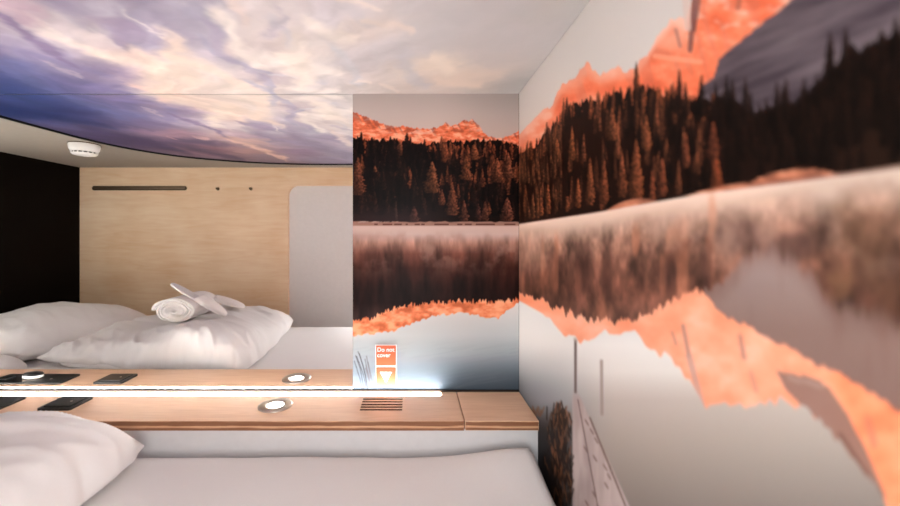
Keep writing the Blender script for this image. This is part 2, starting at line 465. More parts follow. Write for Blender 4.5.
    for (x, b, h, w, c) in [(541, 216, 30, 7, (176, 100, 70)), (533, 219, 26, 6, (182, 106, 76)), (548, 214, 34, 7, (160, 90, 60)), (590, 205, 48, 12, (158, 92, 62)), (604, 204, 46, 13, (150, 84, 58)), (636, 200, 62, 20, (152, 86, 58)),
                            (622, 197, 46, 13, (138, 78, 54)), (662, 197, 40, 14, (140, 76, 54)), (686, 168, 36, 11, (140, 76, 54)), (646, 150, 36, 14, (160, 94, 64)), (612, 140, 32, 14, (148, 86, 58)),
                            (716, 190, 40, 15, (164, 84, 54)), (713, 160, 38, 18, (120, 64, 46)), (572, 160, 34, 9, (176, 100, 64)), (556, 160, 36, 8, (180, 100, 66)), (578, 208, 30, 9, (168, 96, 64)), (652, 204, 34, 10, (160, 88, 62))]:
        A.conifer(x, b, h, w, (min(255, c[0] * 1.5), c[1] * 1.42, c[2] * 1.3), int(x), 0.8, 0.9)
    for k in range(120):                        # bright slim larches by the corner
        x = rr.uniform(512, 562); b = rr.uniform(float(trees(x)) + 14, float(shore(x)) - 1)
        A.conifer(x, b, rr.uniform(10, 22), rr.uniform(2, 4), np.array((240, 140, 92)) * rr.uniform(.45, 1), k + 77, 1, .8)
    # pale hummocks on the shore
    hum = np.maximum(0, 1 - ((X - 632) / 26) ** 2) * 7 + np.maximum(0, 1 - ((X - 795) / 45) ** 2) * 12 + np.maximum(0, 1 - ((X - 735) / 50) ** 2) * 5
    A.put(smooth(-1.2, 1.2, Y - shore(X) + hum) * smooth(4, 0, Y - shore(X)), grad(fbm(X * .06, Y * .12, 3, 171), [(.3, (140, 86, 66)), (.6, (196, 122, 92)), (.8, (222, 152, 122))]))
    A.put(smooth(-1.2, 1.2, Y - shore(X) + np.maximum(0, 1 - ((X - 790) / 80) ** 2) * 4) * smooth(735, 760, X) * (Y < shore(X) + 3) * 0.5, (120, 70, 58))
    # lake: mist, then the forest upside down
    s = (X - 412) / 107.0
    q = (Y - shore(X)) / (0.62 + 0.38 * s) + (fbm(X * .03, Y * .03, 3, 177) - .5) * 9 * smooth(0, 12, Y - shore(X))
    lake = grad(q, [(0, (238, 212, 196)), (5, (226, 196, 178)), (12, (192, 158, 140)), (22, (148, 110, 94)), (38, (116, 78, 64)), (60, (98, 62, 50)), (90, (100, 68, 56))])
    A.put(smooth(-1.5, 1.5, Y - shore(X)), lake)
    A.c *= (1 - .14 * smooth(700, 860, X) * smooth(-1, 1, Y - shore(X)))[..., None]
    wet = smooth(5, 24, q)
    xs_ = (X - 412) / np.sqrt(s)
    st = fbm(xs_ * 0.20, Y * 0.03, 4, 181, .62)
    A.c *= (1 + wet * (st - 0.5) * 1.7)[..., None]
    st2 = smooth(.58, .85, vnoise(xs_ * 0.33, Y * 0.025, 187)) * wet * smooth(760, 700, X)
    A.put(st2 * .5, (206, 130, 98))
    st3 = smooth(.55, .85, vnoise(xs_ * 0.27 + 9, Y * 0.022, 188)) * wet * smooth(12, 40, q)
    A.put(st3 * .55, (70, 44, 38))
    for (cx_, cy_, rx, ry, ink, al) in [(738, 238, 26, 24, (88, 62, 56), .75), (792, 246, 22, 16, (84, 60, 54), .75), (870, 250, 44, 60, (122, 86, 64), .5), (842, 284, 16, 20, (128, 90, 66), .7), (888, 300, 16, 40, (112, 76, 58), .6), (765, 232, 14, 14, (150, 120, 108), .5), (712, 215, 5, 26, (216, 140, 108), .55)]:
        A.put(smooth(1.3, .3, np.hypot((X - cx_) / rx, (Y - cy_) / ry) + (fbm(X * .05, Y * .05, 3, 199) - .5) * .9) * al, ink)
    wisp = smooth(0.45, 0.75, fbm(X * 0.03, Y * 0.03, 5, 191)) * smooth(0, 12, q) * smooth(60, 24, q)
    A.put(wisp * 0.4, (200, 164, 146))
    A.c *= (1 - 0.10 * smooth(780, 900, X) * smooth(10, 30, q))[..., None]
    treeb = curve([(512, 291), (520, 293), (543, 301), (564, 312), (592, 320), (619, 320), (641, 316), (668, 301), (695, 291), (710, 289), (722, 283), (734, 272), (744, 258), (758, 250), (778, 250), (797, 262), (812, 276), (826, 298), (840, 306), (858, 308), (900, 322), (1012, 360)])
    orgl = curve([(512, 300), (520, 301), (543, 314), (564, 333), (586, 344), (600, 333), (635, 328), (646, 344), (673, 361), (690, 382), (706, 409), (733, 404), (760, 405), (782, 399), (809, 410), (836, 437), (863, 470), (883, 497), (900, 530), (1012, 680)])
    greyb = curve([(512, 200), (700, 280), (705, 295), (722, 314), (754, 328), (787, 347), (814, 363), (831, 369), (863, 388), (900, 410), (1012, 480)])
    soft = 1 + 11 * smooth(706, 760, X)
    below = smooth(-soft, soft, Y - treeb(X) - (vnoise(X * .35, X * 0, 201) - .5) * 8 * smooth(525, 560, X) - (vnoise(X * .8, X * 0, 202) - .5) * 5)
    d = fbm(X * 0.04, Y * 0.05, 4, 211)
    oc = grad(d, [(0.2, (240, 148, 112)), (0.5, (246, 164, 130)), (0.8, (248, 182, 154))])
    far = smooth(800, 850, X)[..., None]
    oc = oc * (1 - far) + far * grad(d, [(.2, (234, 128, 88)), (.5, (248, 146, 104)), (.8, (250, 160, 120))])
    greyzone = smooth(1.5, -1.5, Y - greyb(X) - (vnoise(X * .25, Y * 0, 221) - .5) * 5) * smooth(699, 706, X)
    A.put(below * (1 - greyzone), oc)
    A.line(740, 336, 744, 358, 4, (172, 120, 108), .75); A.line(751, 373, 756, 391, 3.5, (190, 134, 118), .6); A.line(683, 326, 689, 356, 4, (172, 124, 112), .7); A.line(689, 356, 702, 406, 6, (190, 150, 140), .7); A.line(672, 332, 676, 344, 3, (190, 130, 112), .6); A.line(868, 420, 874, 444, 8, (180, 112, 92), .5)
    gg = below * greyzone
    gc = grad(Y, [(250, (166, 146, 142)), (285, (146, 124, 118)), (330, (134, 108, 100)), (420, (126, 98, 90))])
    hang = smooth(.5, .85, fbm(X * .06, Y * .012, 3, 227)) * smooth(95, 0, Y - treeb(X)) * .45 + smooth(30, 0, Y - treeb(X)) * .35
    gc = gc * (1 - hang[..., None]) + np.array((112, 76, 66)) * hang[..., None]
    gc *= (1 - .16 * smooth(800, 880, X) * smooth(350, 280, Y))[..., None]
    A.put(gg, gc)
    # dusky patch beside the lower slope
    A.poly([(776, 370), (792, 374), (812, 377), (828, 386), (846, 412), (866, 450), (886, 497), (880, 500), (862, 474), (836, 441), (812, 414), (798, 402), (786, 390)], (140, 108, 98), .92)
    A.line(840, 434, 882, 496, 4, (112, 78, 66), .7); A.line(790, 378, 822, 386, 5, (170, 140, 130), .6)
    jl = (vnoise(X * .2, X * 0, 241) - .5) * 9 * smooth(520, 560, X)
    water = grad(Y, [(300, (212, 214, 214)), (345, (230, 226, 222)), (372, (220, 214, 208)), (400, (186, 174, 166)), (440, (168, 156, 147)), (506, (136, 125, 118)), (680, (130, 116, 108))])
    A.put(smooth(-1.5, 1.5, Y - orgl(X) - jl), water)
    # cooler water by the corner
    cm = smooth(620, 530, X) * smooth(330, 410, Y) * smooth(-1, 1, Y - orgl(X) - jl)
    A.put(cm * .8, (120, 130, 140))
    # jetty, posts and reeds
    lo = smooth(398, 440, Y) * smooth(600, 548, X)
    A.put(lo * .9, (30, 24, 24))
    pl = (X > 572 - (Y - 390) * .0) & (X < 576 + (Y - 390) * .44) & (Y > 390)
    plank = grad(fbm(X * .12, Y * .02, 3, 251), [(.3, (168, 150, 146)), (.7, (196, 180, 176))])
    edge = smooth(571.5, 573.5, X) * smooth(1.5, -1.5, X - (577 + (Y - 390) * .45)) * smooth(388, 400, Y)
    A.put(edge, plank)
    A.line(578, 400, 598, 508, 1.4, (112, 92, 88), .8); A.line(590, 418, 628, 512, 2.0, (100, 76, 68), .7); A.line(598, 508, 612, 680, 3, (92, 72, 68), .8); A.line(628, 512, 690, 680, 4, (84, 60, 52), .8)
    for k in range(10):
        y = 420 + 9 * k; x = 582 + rr.random() * (y - 400) * .4
        A.line(x, y, x + 3, y + 5, 1.8, (110, 84, 78), .6)
    A.line(575.5, 341, 575.5, 392, 2.6, (96, 78, 74), .9); A.line(575, 339, 576, 341, 3.2, (170, 150, 140), .6)
    A.line(601.5, 361, 602, 414, 3.2, (150, 132, 124), .8)
    for k in range(420):
        x = rr.gauss(561, 6.0); y = rr.uniform(412, 506) if rr.random() < .8 else rr.uniform(500, 660)
        x = min(x, 571)
        c = np.array((140, 90, 62)) * rr.choice((.15, .2, .25, .5, .9))
        A.line(x, y, x + rr.uniform(-3, 3), y - rr.uniform(5, 13), 1.2, c, .8) if k % 1 == 0 else None
    for k in range(14):
        x = rr.uniform(533, 541); A.line(x, 416, x + rr.uniform(-4, 4), 406 + rr.random() * 4, 1.0, (120, 84, 62), .7)
    return A


def art_sky_colour(X, Y):
    """ink colour of the sky print at ceiling position X, Y (units)"""
    pts = []
    def direct(x, y, c):
        z = 140 / (234 - y); pts.append(((x - 412) * z, z * D, c))
    def refl(x, y, c):
        v = 140 / (234 - y); pts.append(((x - 412) * v, (2 * D - v * D), c))
    for a in [(0, 5, (186, 176, 192)), (60, 8, (206, 196, 202)), (100, 5, (190, 184, 198)), (150, 8, (182, 176, 196)), (200, 12, (178, 174, 192)), (240, 5, (228, 216, 216)),
              (30, 22, (244, 232, 230)), (85, 28, (248, 236, 232)), (125, 33, (184, 174, 200)), (160, 42, (168, 158, 188)), (10, 38, (190, 180, 202)), (8, 62, (112, 116, 166)),
              (45, 50, (184, 172, 198)), (95, 68, (132, 126, 172)), (60, 85, (108, 108, 158)), (4, 90, (66, 80, 136)), (130, 72, (244, 218, 210)), (105, 50, (242, 222, 218)), (165, 88, (250, 232, 222)),
              (200, 68, (250, 238, 230)), (205, 38, (192, 184, 202)), (235, 55, (188, 182, 204)), (255, 25, (238, 226, 222)), (252, 66, (250, 236, 224)), (290, 40, (246, 232, 222)),
              (330, 15, (216, 208, 214)), (380, 25, (236, 222, 216)), (300, 62, (252, 240, 230)), (345, 68, (214, 208, 214)), (400, 52, (216, 210, 214)), (447, 66, (252, 236, 220)), (462, 78, (244, 226, 212)),
              (430, 88, (228, 214, 208)), (500, 40, (210, 206, 206)), (515, 80, (198, 194, 192)), (560, 10, (208, 204, 200)), (470, 10, (212, 207, 208)), (420, 8, (214, 208, 210)), (480, 60, (212, 206, 206)), (240, 85, (250, 234, 222)), (320, 88, (224, 214, 214)),
              (375, 88, (226, 216, 212))]:
        direct(*a)
    for a in [(2, 108, (44, 58, 112)), (30, 101, (72, 82, 138)), (60, 110, (56, 64, 116)), (100, 122, (84, 80, 130)), (130, 102, (116, 110, 158)), (150, 122, (118, 104, 146)),
              (182, 112, (172, 152, 174)), (200, 100, (250, 226, 212)), (200, 142, (104, 90, 124)), (172, 134, (176, 140, 158)), (228, 120, (242, 208, 194)), (252, 152, (196, 156, 156)), (215, 150, (150, 112, 132)),
              (270, 132, (150, 130, 154)), (290, 110, (166, 150, 170)), (310, 122, (236, 216, 208)), (330, 138, (152, 140, 164)), (350, 104, (226, 216, 216)), (347, 156, (160, 148, 162)),
              (300, 152, (146, 122, 146)), (262, 104, (250, 232, 218)), (240, 138, (222, 180, 170)), (325, 160, (140, 128, 150)), (285, 140, (196, 168, 172)), (130, 140, (72, 62, 104)), (335, 122, (206, 190, 194)), (270, 157, (150, 130, 146))]:
        refl(*a)
    wx = (fbm(X * 0.02, Y * 0.02, 3, 301) - 0.5) * 34 + (fbm(X * 0.09, Y * 0.09, 4, 303) - 0.5) * 15
    wy = (fbm(X * 0.02 + 40, Y * 0.02, 3, 302) - 0.5) * 34 + (fbm(X * 0.09 + 9, Y * 0.09, 4, 304) - 0.5) * 15
    num = np.zeros(X.shape + (3,)); den = np.zeros(X.shape)
    for (px, py, c) in pts:
        dx = X + wx - px; dy = Y + wy - py
        a = 0.8 * dx - 0.6 * dy; b = 0.6 * dx + 0.8 * dy
        w = 1.0 / ((a * 0.8) ** 2 + (b * 1.2) ** 2 + 200.0) ** 1.8
        num += w[..., None] * np.asarray(c, float); den += w
    c = num / den[..., None]
    # cloud bands: (seen, x0, y0, x1, y1, width, ink, strength)
    S = [('d', -20, 85, 30, 100, 12, (60, 75, 125), .8), ('d', -20, 62, 40, 88, 16, (108, 114, 164), .8), ('r', 0, 106, 100, 124, 13, (48, 60, 112), .8), ('r', 100, 132, 175, 150, 12, (76, 66, 110), .8),
         ('d', -5, 38, 60, 52, 13, (178, 167, 192), .8), ('d', 30, 55, 100, 72, 12, (150, 142, 182), .8), ('d', 60, 82, 140, 96, 12, (138, 130, 176), .8), ('d', 45, 62, 85, 76, 4, (212, 194, 206), .6),
         ('d', 5, 2, 50, 32, 12, (242, 230, 226), .8), ('d', 40, 30, 100, 54, 12, (250, 236, 228), .85), ('d', 90, 50, 185, 78, 18, (254, 238, 224), .85), ('d', 128, 84, 180, 92, 8, (252, 218, 204), .8), ('r', 170, 98, 240, 118, 15, (253, 230, 214), .85),
         ('d', 50, 2, 180, 6, 12, (196, 189, 202), .8), ('d', 42, 4, 80, 14, 6, (192, 184, 198), .6), ('d', 105, 26, 155, 46, 10, (182, 173, 196), .85), ('d', 62, 14, 110, 32, 8, (206, 196, 206), .7), ('d', 128, 10, 165, 36, 4.5, (246, 234, 228), .75), ('d', 80, 20, 104, 36, 3.5, (244, 232, 228), .6), ('d', 158, 26, 188, 52, 7, (250, 234, 226), .75),
         ('d', 165, 2, 204, 24, 17, (188, 182, 202), .85), ('d', 198, 36, 262, 70, 9, (184, 179, 201), .9), ('d', 244, 80, 276, 98, 8, (198, 194, 210), .85), ('d', 262, 72, 322, 82, 3.5, (214, 208, 216), .8),
         ('d', 212, 14, 262, 60, 15, (254, 243, 234), .9), ('d', 268, 56, 340, 74, 14, (254, 243, 236), .9), ('d', 180, 58, 240, 84, 13, (254, 232, 218), .85), ('d', 266, 86, 345, 92, 6, (253, 241, 234), .85),
         ('d', 258, 16, 286, 38, 9, (214, 208, 214), .85), ('d', 230, 4, 300, 8, 8, (230, 220, 220), .6), ('d', 290, 42, 350, 48, 6, (234, 224, 221), .7), ('d', 300, 18, 350, 38, 13, (251, 239, 230), .85), ('d', 342, 52, 366, 84, 12, (213, 212, 218), .85), ('d', 344, 2, 372, 24, 10, (212, 206, 211), .7),
         ('d', 420, 40, 560, 30, 40, (211, 206, 207), .7), ('d', 370, 20, 416, 33, 8, (238, 222, 213), .85), ('d', 350, 0, 380, 5, 6, (242, 228, 220), .8), ('d', 344, 28, 356, 34, 9, (248, 234, 225), .8), ('d', 436, 60, 454, 70, 12, (253, 238, 224), .95), ('d', 440, 82, 474, 86, 8, (247, 228, 214), .9), ('d', 366, 82, 380, 84, 3, (246, 233, 224), .8), ('d', 394, 87, 402, 91, 5, (247, 232, 222), .8), ('d', 405, 60, 425, 86, 12, (208, 206, 213), .7),
         ('r', 180, 118, 226, 135, 7, (138, 123, 160), .85), ('r', 178, 146, 232, 157, 9, (92, 78, 112), .85), ('r', 200, 138, 216, 140, 2.5, (238, 194, 188), .8), ('r', 170, 136, 182, 139, 2, (220, 170, 180), .7), ('r', 226, 133, 264, 138, 3.5, (198, 170, 186), .7), ('r', 236, 141, 286, 158, 6, (248, 204, 184), .85), ('r', 225, 108, 275, 122, 11, (253, 230, 214), .8),
         ('r', 246, 126, 276, 131, 5, (166, 152, 178), .85), ('r', 264, 138, 322, 148, 10, (148, 137, 164), .9), ('r', 290, 110, 305, 127, 8, (184, 174, 196), .85), ('r', 300, 140, 356, 158, 14, (144, 134, 156), .85), ('r', 258, 92, 286, 105, 7, (190, 185, 206), .85), ('r', 312, 106, 346, 120, 11, (252, 237, 225), .85), ('r', 328, 132, 350, 144, 6, (238, 218, 210), .8), ('r', 334, 127, 346, 131, 4, (198, 188, 200), .8), ('r', 276, 156, 286, 160, 3, (250, 200, 180), .7)]
    for k, (kind, x0, y0, x1, y1, wd_, ink, al) in enumerate(S):
        z0 = 140 / (234 - y0); z1 = 140 / (234 - y1)
        ax, ay, cx_, cy_ = (x0 - 412) * z0, (z0 * D if kind == 'd' else 2 * D - z0 * D), (x1 - 412) * z1, (z1 * D if kind == 'd' else 2 * D - z1 * D)
        zz = (z0 + z1) / 2
        # the band is as deep on the ceiling as its height in the survey implies
        dyw = zz * zz * D / 140.0
        sc_y = 1.0 / max(dyw, .6); sc_x = 1.0 / zz
        px_ = (X + wx * .8) * sc_x; py_ = (Y + wy * (.8 + .5 * (zz > 1))) * sc_y
        a0, b0, a1, b1 = ax * sc_x, ay * sc_y, cx_ * sc_x, cy_ * sc_y
        dx, dy = a1 - a0, b1 - b0
        t = np.clip(((px_ - a0) * dx + (py_ - b0) * dy) / (dx * dx + dy * dy), 0, 1)
        d_ = np.hypot(px_ - a0 - t * dx, py_ - b0 - t * dy)
        m = smooth(wd_ * .85, wd_ * .05, d_) * al
        c = c * (1 - m[..., None]) + np.asarray(ink, float) * m[..., None]
    a = (0.8 * X - 0.6 * Y); b = (0.6 * X + 0.8 * Y)
    t = fbm(a * 0.03 + wx * .03, b * 0.07 + wy * .05, 5, 311, 0.55)
    calm = 1 - 0.75 * smooth(-60, 40, X)
    c = c * (1 + ((t - 0.5) * 0.26 * calm)[..., None])
    return np.clip(c, 8, 254)


# even ink strength, tuned for each print (one figure per print)
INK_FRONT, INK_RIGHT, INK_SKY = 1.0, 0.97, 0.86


def grid_print(name, us, vs, to_world, colour, backing, mats, parent=None, inside=None):
    """a printed face as a fine grid carrying its ink colour, closed by a solid backing (material 1)"""
    nu, nv = len(us), len(vs)
    Ug, Vg = np.meshgrid(us, vs)
    co = to_world(Ug, Vg).reshape(-1, 3)
    col = lin(colour(Ug, Vg)).reshape(-1, 3)
    idx = np.arange(nu * nv).reshape(nv, nu)
    q = np.stack([idx[:-1, :-1], idx[:-1, 1:], idx[1:, 1:], idx[1:, :-1]], -1).reshape(-1, 4)
    bm = bmesh.new(); backing(bm)
    bm.verts.ensure_lookup_table()
    bv = np.array([v.co[:] for v in bm.verts]).reshape(-1, 3)
    bf = [[v.index for v in f.verts] for f in bm.faces]
    bmesh.ops.recalc_face_normals(bm, faces=bm.faces)
    bm.verts.index_update()
    bf = [[v.index + len(co) for v in f.verts] for f in bm.faces]
    bm.free()
    me = bpy.data.meshes.new(name)
    allv = np.concatenate([co, bv]) if len(bv) else co
    loops = np.concatenate([q.reshape(-1), np.array([i for f in bf for i in f], dtype=np.int64)]) if bf else q.reshape(-1)
    starts = np.concatenate([np.arange(len(q)) * 4, len(q) * 4 + np.cumsum([0] + [len(f) for f in bf[:-1]])]) if bf else np.arange(len(q)) * 4
    me.vertices.add(len(allv)); me.vertices.foreach_set('co', allv.astype(np.float32).reshape(-1))
    me.loops.add(len(loops)); me.loops.foreach_set('vertex_index', loops.astype(np.int32))
    me.polygons.add(len(starts)); me.polygons.foreach_set('loop_start', starts.astype(np.int32))
    mi = np.zeros(len(starts), np.int32); mi[len(q):] = 1
    me.update(calc_edges=True)
    me.polygons.foreach_set('material_index', mi)
    me.validate()
    at = me.color_attributes.new('print', 'FLOAT_COLOR', 'POINT')
    rgba = np.ones((len(allv), 4), np.float32)
    rgba[:len(co), :3] = np.clip(col, 0, 0.95); rgba[len(co):, :3] = 0.02
    at.data.foreach_set('color', rgba.reshape(-1))
    for m in mats: me.materials.append(m)
    return place(name, me, parent)


def world_arr(X, Y, Z):
    return np.stack([X * U, Y * U, (Z - FLOOR) * U], -1)


# ------------------------------------------------------------------ the setting
TH = 8
bm = bmesh.new(); box(bm, LEFT - TH, RIGHT + TH, REAR - 40, D + TH, FLOOR - TH, FLOOR)
tag(obj('floor', bm, M['floor']), kind='structure')
bm = bmesh.new(); box(bm, LEFT - TH, RIGHT + TH, REAR - 40, D + TH, CEIL, CEIL + TH)
tag(obj('ceiling', bm, M['ceil_beige']), kind='structure')
bm = bmesh.new(); box(bm, LEFT - TH, RIGHT + TH, D + 1.2, D + TH + 1.2, FLOOR, CEIL)
tag(obj('wall_front', bm, M['grey_wall']), kind='structure')
bm = bmesh.new(); box(bm, LEFT - TH, LEFT, REAR - 40, D + 1.2, FLOOR, CEIL)
tag(obj('wall_left', bm, M['black_wall']), kind='structure')

# right wall with its lake print
AR = art_right()
pxs = np.concatenate([np.arange(517.5, 700, 0.8), np.arange(700, 1008, 1.9)])
ys_r = np.concatenate([[REAR, 0, 40, 62], (RIGHT * D / (pxs[::-1] - 412))])
ys_r[-1] = D + 1.2
zs_r = np.arange(FLOOR, CEIL + 0.01, (CEIL - FLOOR) / 500)


def col_right(Yg, Zg):
    Yc = np.maximum(Yg, 64)
    return AR.sample(412 + RIGHT * D / Yc, 234 - Zg * D / Yc) * INK_RIGHT


wr = grid_print('wall_right', ys_r, zs_r, lambda a, b: world_arr(a * 0 + RIGHT, a, b), col_right,
                lambda bm: box(bm, RIGHT + 0.2, RIGHT + TH, REAR, D + 1.2, FLOOR, CEIL), [M['print_wall'], M['grey_wall']])
tag(wr, kind='structure')

# rear plywood wall with the doorway cut out, and the sliding door set back in it
DL, DR, DT = -265.5, 62.0, 104.0
pts = [(LEFT, FLOOR), (DL, FLOOR)]
r = 22
for k in range(9):
    a = math.pi - k * math.pi / 16
    pts.append((DL + r + r * math.cos(a), DT - r + r * math.sin(a)))
for k in range(9):
    a = math.pi / 2 - k * math.pi / 16
    pts.append((DR - r + r * math.cos(a), DT - r + r * math.sin(a)))
pts += [(DR, FLOOR), (RIGHT, FLOOR), (RIGHT, CEIL), (LEFT, CEIL)]
bm = bmesh.new(); prism(bm, pts, 'y', REAR - TH, REAR)
tag(obj('wall_back', bm, M['ply_rear']), kind='structure')
bm = bmesh.new(); box(bm, DL - 8, -92, REAR - TH - 6, REAR - TH, FLOOR, DT + 8)
tag(obj('door_1', bm, M['door_grey']), kind='structure')
bm = bmesh.new(); box(bm, LEFT, RIGHT, REAR - 30, REAR - 24, FLOOR, CEIL)
tag(obj('trim_1', bm, M['black_wall']), kind='structure')

# ------------------------------------------------------------------ printed panel and mirror on the front wall
AF = art_front()
t = empty('mural_panel', W(24, D, FLOOR), 'printed lake and forest panel on the end wall, right of the mirror', 'wall panel')
grid_print('print', np.arange(-59, 107.01, 0.6), np.arange(-158, 141.2, 0.6), lambda a, b: world_arr(a, a * 0 + D - 0.6, b),
           lambda a, b: AF.sample(412 + a, 234 - b) * INK_FRONT, lambda bm: box(bm, -59, 106.9, D - 0.5, D + 1.2, -158, 141.2), [M['print'], M['black_edge']], t)
bm = bmesh.new(); box(bm, -440, -59.3, D, D + 1.2, -157, 139.5)
mi = obj('mirror', bm, M['mirror'], at=W(-235, D, -157))
tag(mi, 'large frameless wall mirror above the wooden ledge, reflecting the bed', 'mirror')

# sticker
t = empty('warning_sticker', W(-26, D - 0.7, -152), 'small orange and white Do not cover sticker on the lake panel', 'sticker')
bm = bmesh.new(); box(bm, -36.6, -15.2, D - 0.9, D - 0.6, -152.5, -110.4)
obj('backing', bm, M['white_vinyl'], t)
bm = bmesh.new(); box(bm, -35.8, -16, D - 1.1, D - 0.9, -131.2, -111.2)
obj('upper_panel', bm, M['orange'], t)
bm = bmesh.new(); box(bm, -35.8, -16, D - 1.1, D - 0.9, -152, -133)
obj('lower_panel', bm, M['orange_lo'], t)
bm = bmesh.new(); prism(bm, [(-32, -137.5), (-20, -137.5), (-26, -148.5)], 'y', D - 1.3, D - 1.1)
obj('arrow', bm, M['white_vinyl'], t)
cu = bpy.data.curves.new('lettering', 'FONT'); cu.body = 'Do not\ncover'; cu.size = 5.8 * U; cu.offset = 0.07 * U
cu.space_line = 0.95; cu.extrude = 0.1 * U
to = bpy.data.objects.new('lettering_source', cu)
me = bpy.data.meshes.new_from_object(to); bpy.data.objects.remove(to)
me.name = 'lettering'
me.transform(Matrix.Translation(W(-34.8, D - 1.2, -117.2)) @ Matrix.Rotation(math.pi / 2, 4, 'X'))
me.materials.clear(); me.materials.append(M['white_vinyl'])
place('lettering', me, t)

# ------------------------------------------------------------------ sky panel on the ceiling
edge = [(-487, D + 0.4), (-487, 320), (-485, 280), (-481, 220), (-475, 184), (-460, 142), (-437, 104), (-408, 74), (-378, 54), (-340, 34), (-300, 19), (-255, 8), (-205, 2), (-160, 1), (-116, 1), (106.6, 1)]
ex = np.array([e[0] for e in edge], float); ey = np.array([e[1] for e in edge], float)
# dense smooth boundary, parameter by arc length then lightly smoothed
s = np.concatenate([[0], np.cumsum(np.hypot(np.diff(ex), np.diff(ey)))])
ss = np.linspace(0, s[-1], 420)
bx = np.interp(ss, s, ex); by = np.interp(ss, s, ey)
for _ in range(60):
    bx[1:-1] = 0.25 * bx[:-2] + 0.5 * bx[1:-1] + 0.25 * bx[2:]
    by[1:-1] = 0.25 * by[:-2] + 0.5 * by[1:-1] + 0.25 * by[2:]
# rows of the grid run from the curved edge (v=0) to the front wall / right wall side (v=1)
tx = np.linspace(-487, 106.6, 420) * 0 + np.clip(bx, -487, 106.6)
gx0 = -487 + (106.6 + 487) * smooth(0, 1, np.linspace(0, 1, 420))


def sky_world(a, b):
    i = np.clip(a, 0, 418.999); k = i.astype(int); f = i - k
    x0 = bx[k] * (1 - f) + bx[k + 1] * f; y0 = by[k] * (1 - f) + by[k + 1] * f
    x1 = -487 + (106.6 + 487) * (i / 419.0); y1 = D + 0.4
    x = x0 * (1 - b) + x1 * b; y = y0 * (1 - b) + y1 * b
    return x, y


def sky_col(a, b):
    x, y = sky_world(a, b)
    return art_sky_colour(x, y) * INK_SKY


sky_edge = [(float(x), float(y)) for x, y in zip(bx[::3], by[::3])] + [(106.6, 1.0), (106.6, D + 0.4), (-487, D + 0.4)]
clean = []
for p in sky_edge:
    if not clean or abs(p[0] - clean[-1][0]) + abs(p[1] - clean[-1][1]) > 0.05: clean.append(p)
if abs(clean[0][0] - clean[-1][0]) + abs(clean[0][1] - clean[-1][1]) < 0.5: clean.pop()
sp = grid_print('sky_panel', np.linspace(0, 419, 500), np.linspace(0, 1, 330),
                lambda a, b: world_arr(*sky_world(a, b), a * 0 + 140.0), sky_col,
                lambda bm: prism(bm, clean, 'z', 140.15, CEIL), [M['print_sky'], M['black_edge']])
bm = bmesh.new()
din = []
for k in range(len(bx)):
    k0, k1 = max(0, k - 1), min(len(bx) - 1, k + 1)
    dx, dy = bx[k1] - bx[k0], by[k1] - by[k0]; l_ = math.hypot(dx, dy) or 1
    din.append((-dy / l_, dx / l_))
rows = []
for k in range(0, len(bx), 2):
    x, y = bx[k], by[k]; nx_, ny_ = din[k]
    rows.append([bm.verts.new(W(x + nx_ * a, y + ny_ * a, z)) for a, z in ((1.6, 137.4), (1.6, 140.0), (-0.4, 140.0), (-0.4, 137.4))])
for a, b in zip(rows[:-1], rows[1:]):
    for q in range(4): bm.faces.new((a[q], a[(q + 1) % 4], b[(q + 1) % 4], b[q]))
bm.faces.new(rows[0]); bm.faces.new(rows[-1][::-1])
obj('edge_trim', bm, M['black_edge'], sp)
tag(sp, 'round-edged ceiling panel printed with blue and peach clouds', 'ceiling panel')

# ------------------------------------------------------------------ ledge below the mirror
ST = -157.0; SB = -165.0; SF = 323.0
t = empty('ledge', W(-300, 354, FLOOR), 'long birch plywood ledge with pale front running under the mirror', 'ledge')
bm = bmesh.new()
ed = []
XL = LEFT + 0.5
def plank(bm, x0, x1, y0, y1):
    box(bm, x0, x1, y0, y1, SB, ST)
plank(bm, XL, -46.5, SF, 374.0); plank(bm, -8.8, 43.6, SF, 374.0)
sl = [343.9, 349.2, 354.4, 360.3, 366.0]        # slot centre lines, front to back
prev = SF
for y in sl:
    plank(bm, -46.5, -8.8, prev, y - 1.5); prev = y + 1.5
plank(bm, -46.5, -8.8, prev, 374.0)
plank(bm, XL, 28.5, 381.9, D - 1.2); plank(bm, 28.5, 43.6, 374.0, D - 1.2)
for f in bm.faces:
    f.material_index = 1 if all(abs(v.co.y - SF * U) < 1e-5 for v in f.verts) else 0
    c = f.calc_center_median(); nrm = f.normal
    f.normal_update(); nrm = f.normal
    if abs(nrm.z) < .5 and -47 * U <= c.x <= -8.5 * U and (SF + 2) * U < c.y < 368.5 * U: f.material_index = 2
obj('ledge_board', bm, [M['ply_top'], M['ply_edge'], M['slot_brown']], t)
bm = bmesh.new(); box(bm, 44.6, RIGHT - 0.4, SF, D - 1.2, SB, ST, bevel=0.4)
for f in bm.faces:
    c = f.calc_center_median()
    f.material_index = 1 if abs(c.y - SF * U) < 1e-4 else 0
obj('end_board', bm, [M['ply_top'], M['ply_edge']], t)
bm = bmesh.new(); box(bm, XL, RIGHT - 0.4, SF + 3, SF + 9, FLOOR, SB)
obj('front_panel', bm, M['box_grey'], t)
bm = bmesh.new(); box(bm, -52, -4, 336, 369, SB - 3, SB - 0.3)
obj('vent_tray', bm, M['slot_dark'], t)

# LED strip
t = empty('led_strip', W(-330, 375, SB), 'glowing white light strip let into the back of the ledge', 'light strip')
bm = bmesh.new(); box(bm, XL + 1, 28.2, 374.2, 381.6, ST - 1.6, ST - 0.3)
obj('diffuser', bm, M['led'], t)
bm = bmesh.new(); box(bm, XL + 1, 28.3, 374.1, 381.7, SB + .2, ST - 1.7)
obj('channel', bm, M['steel'], t)

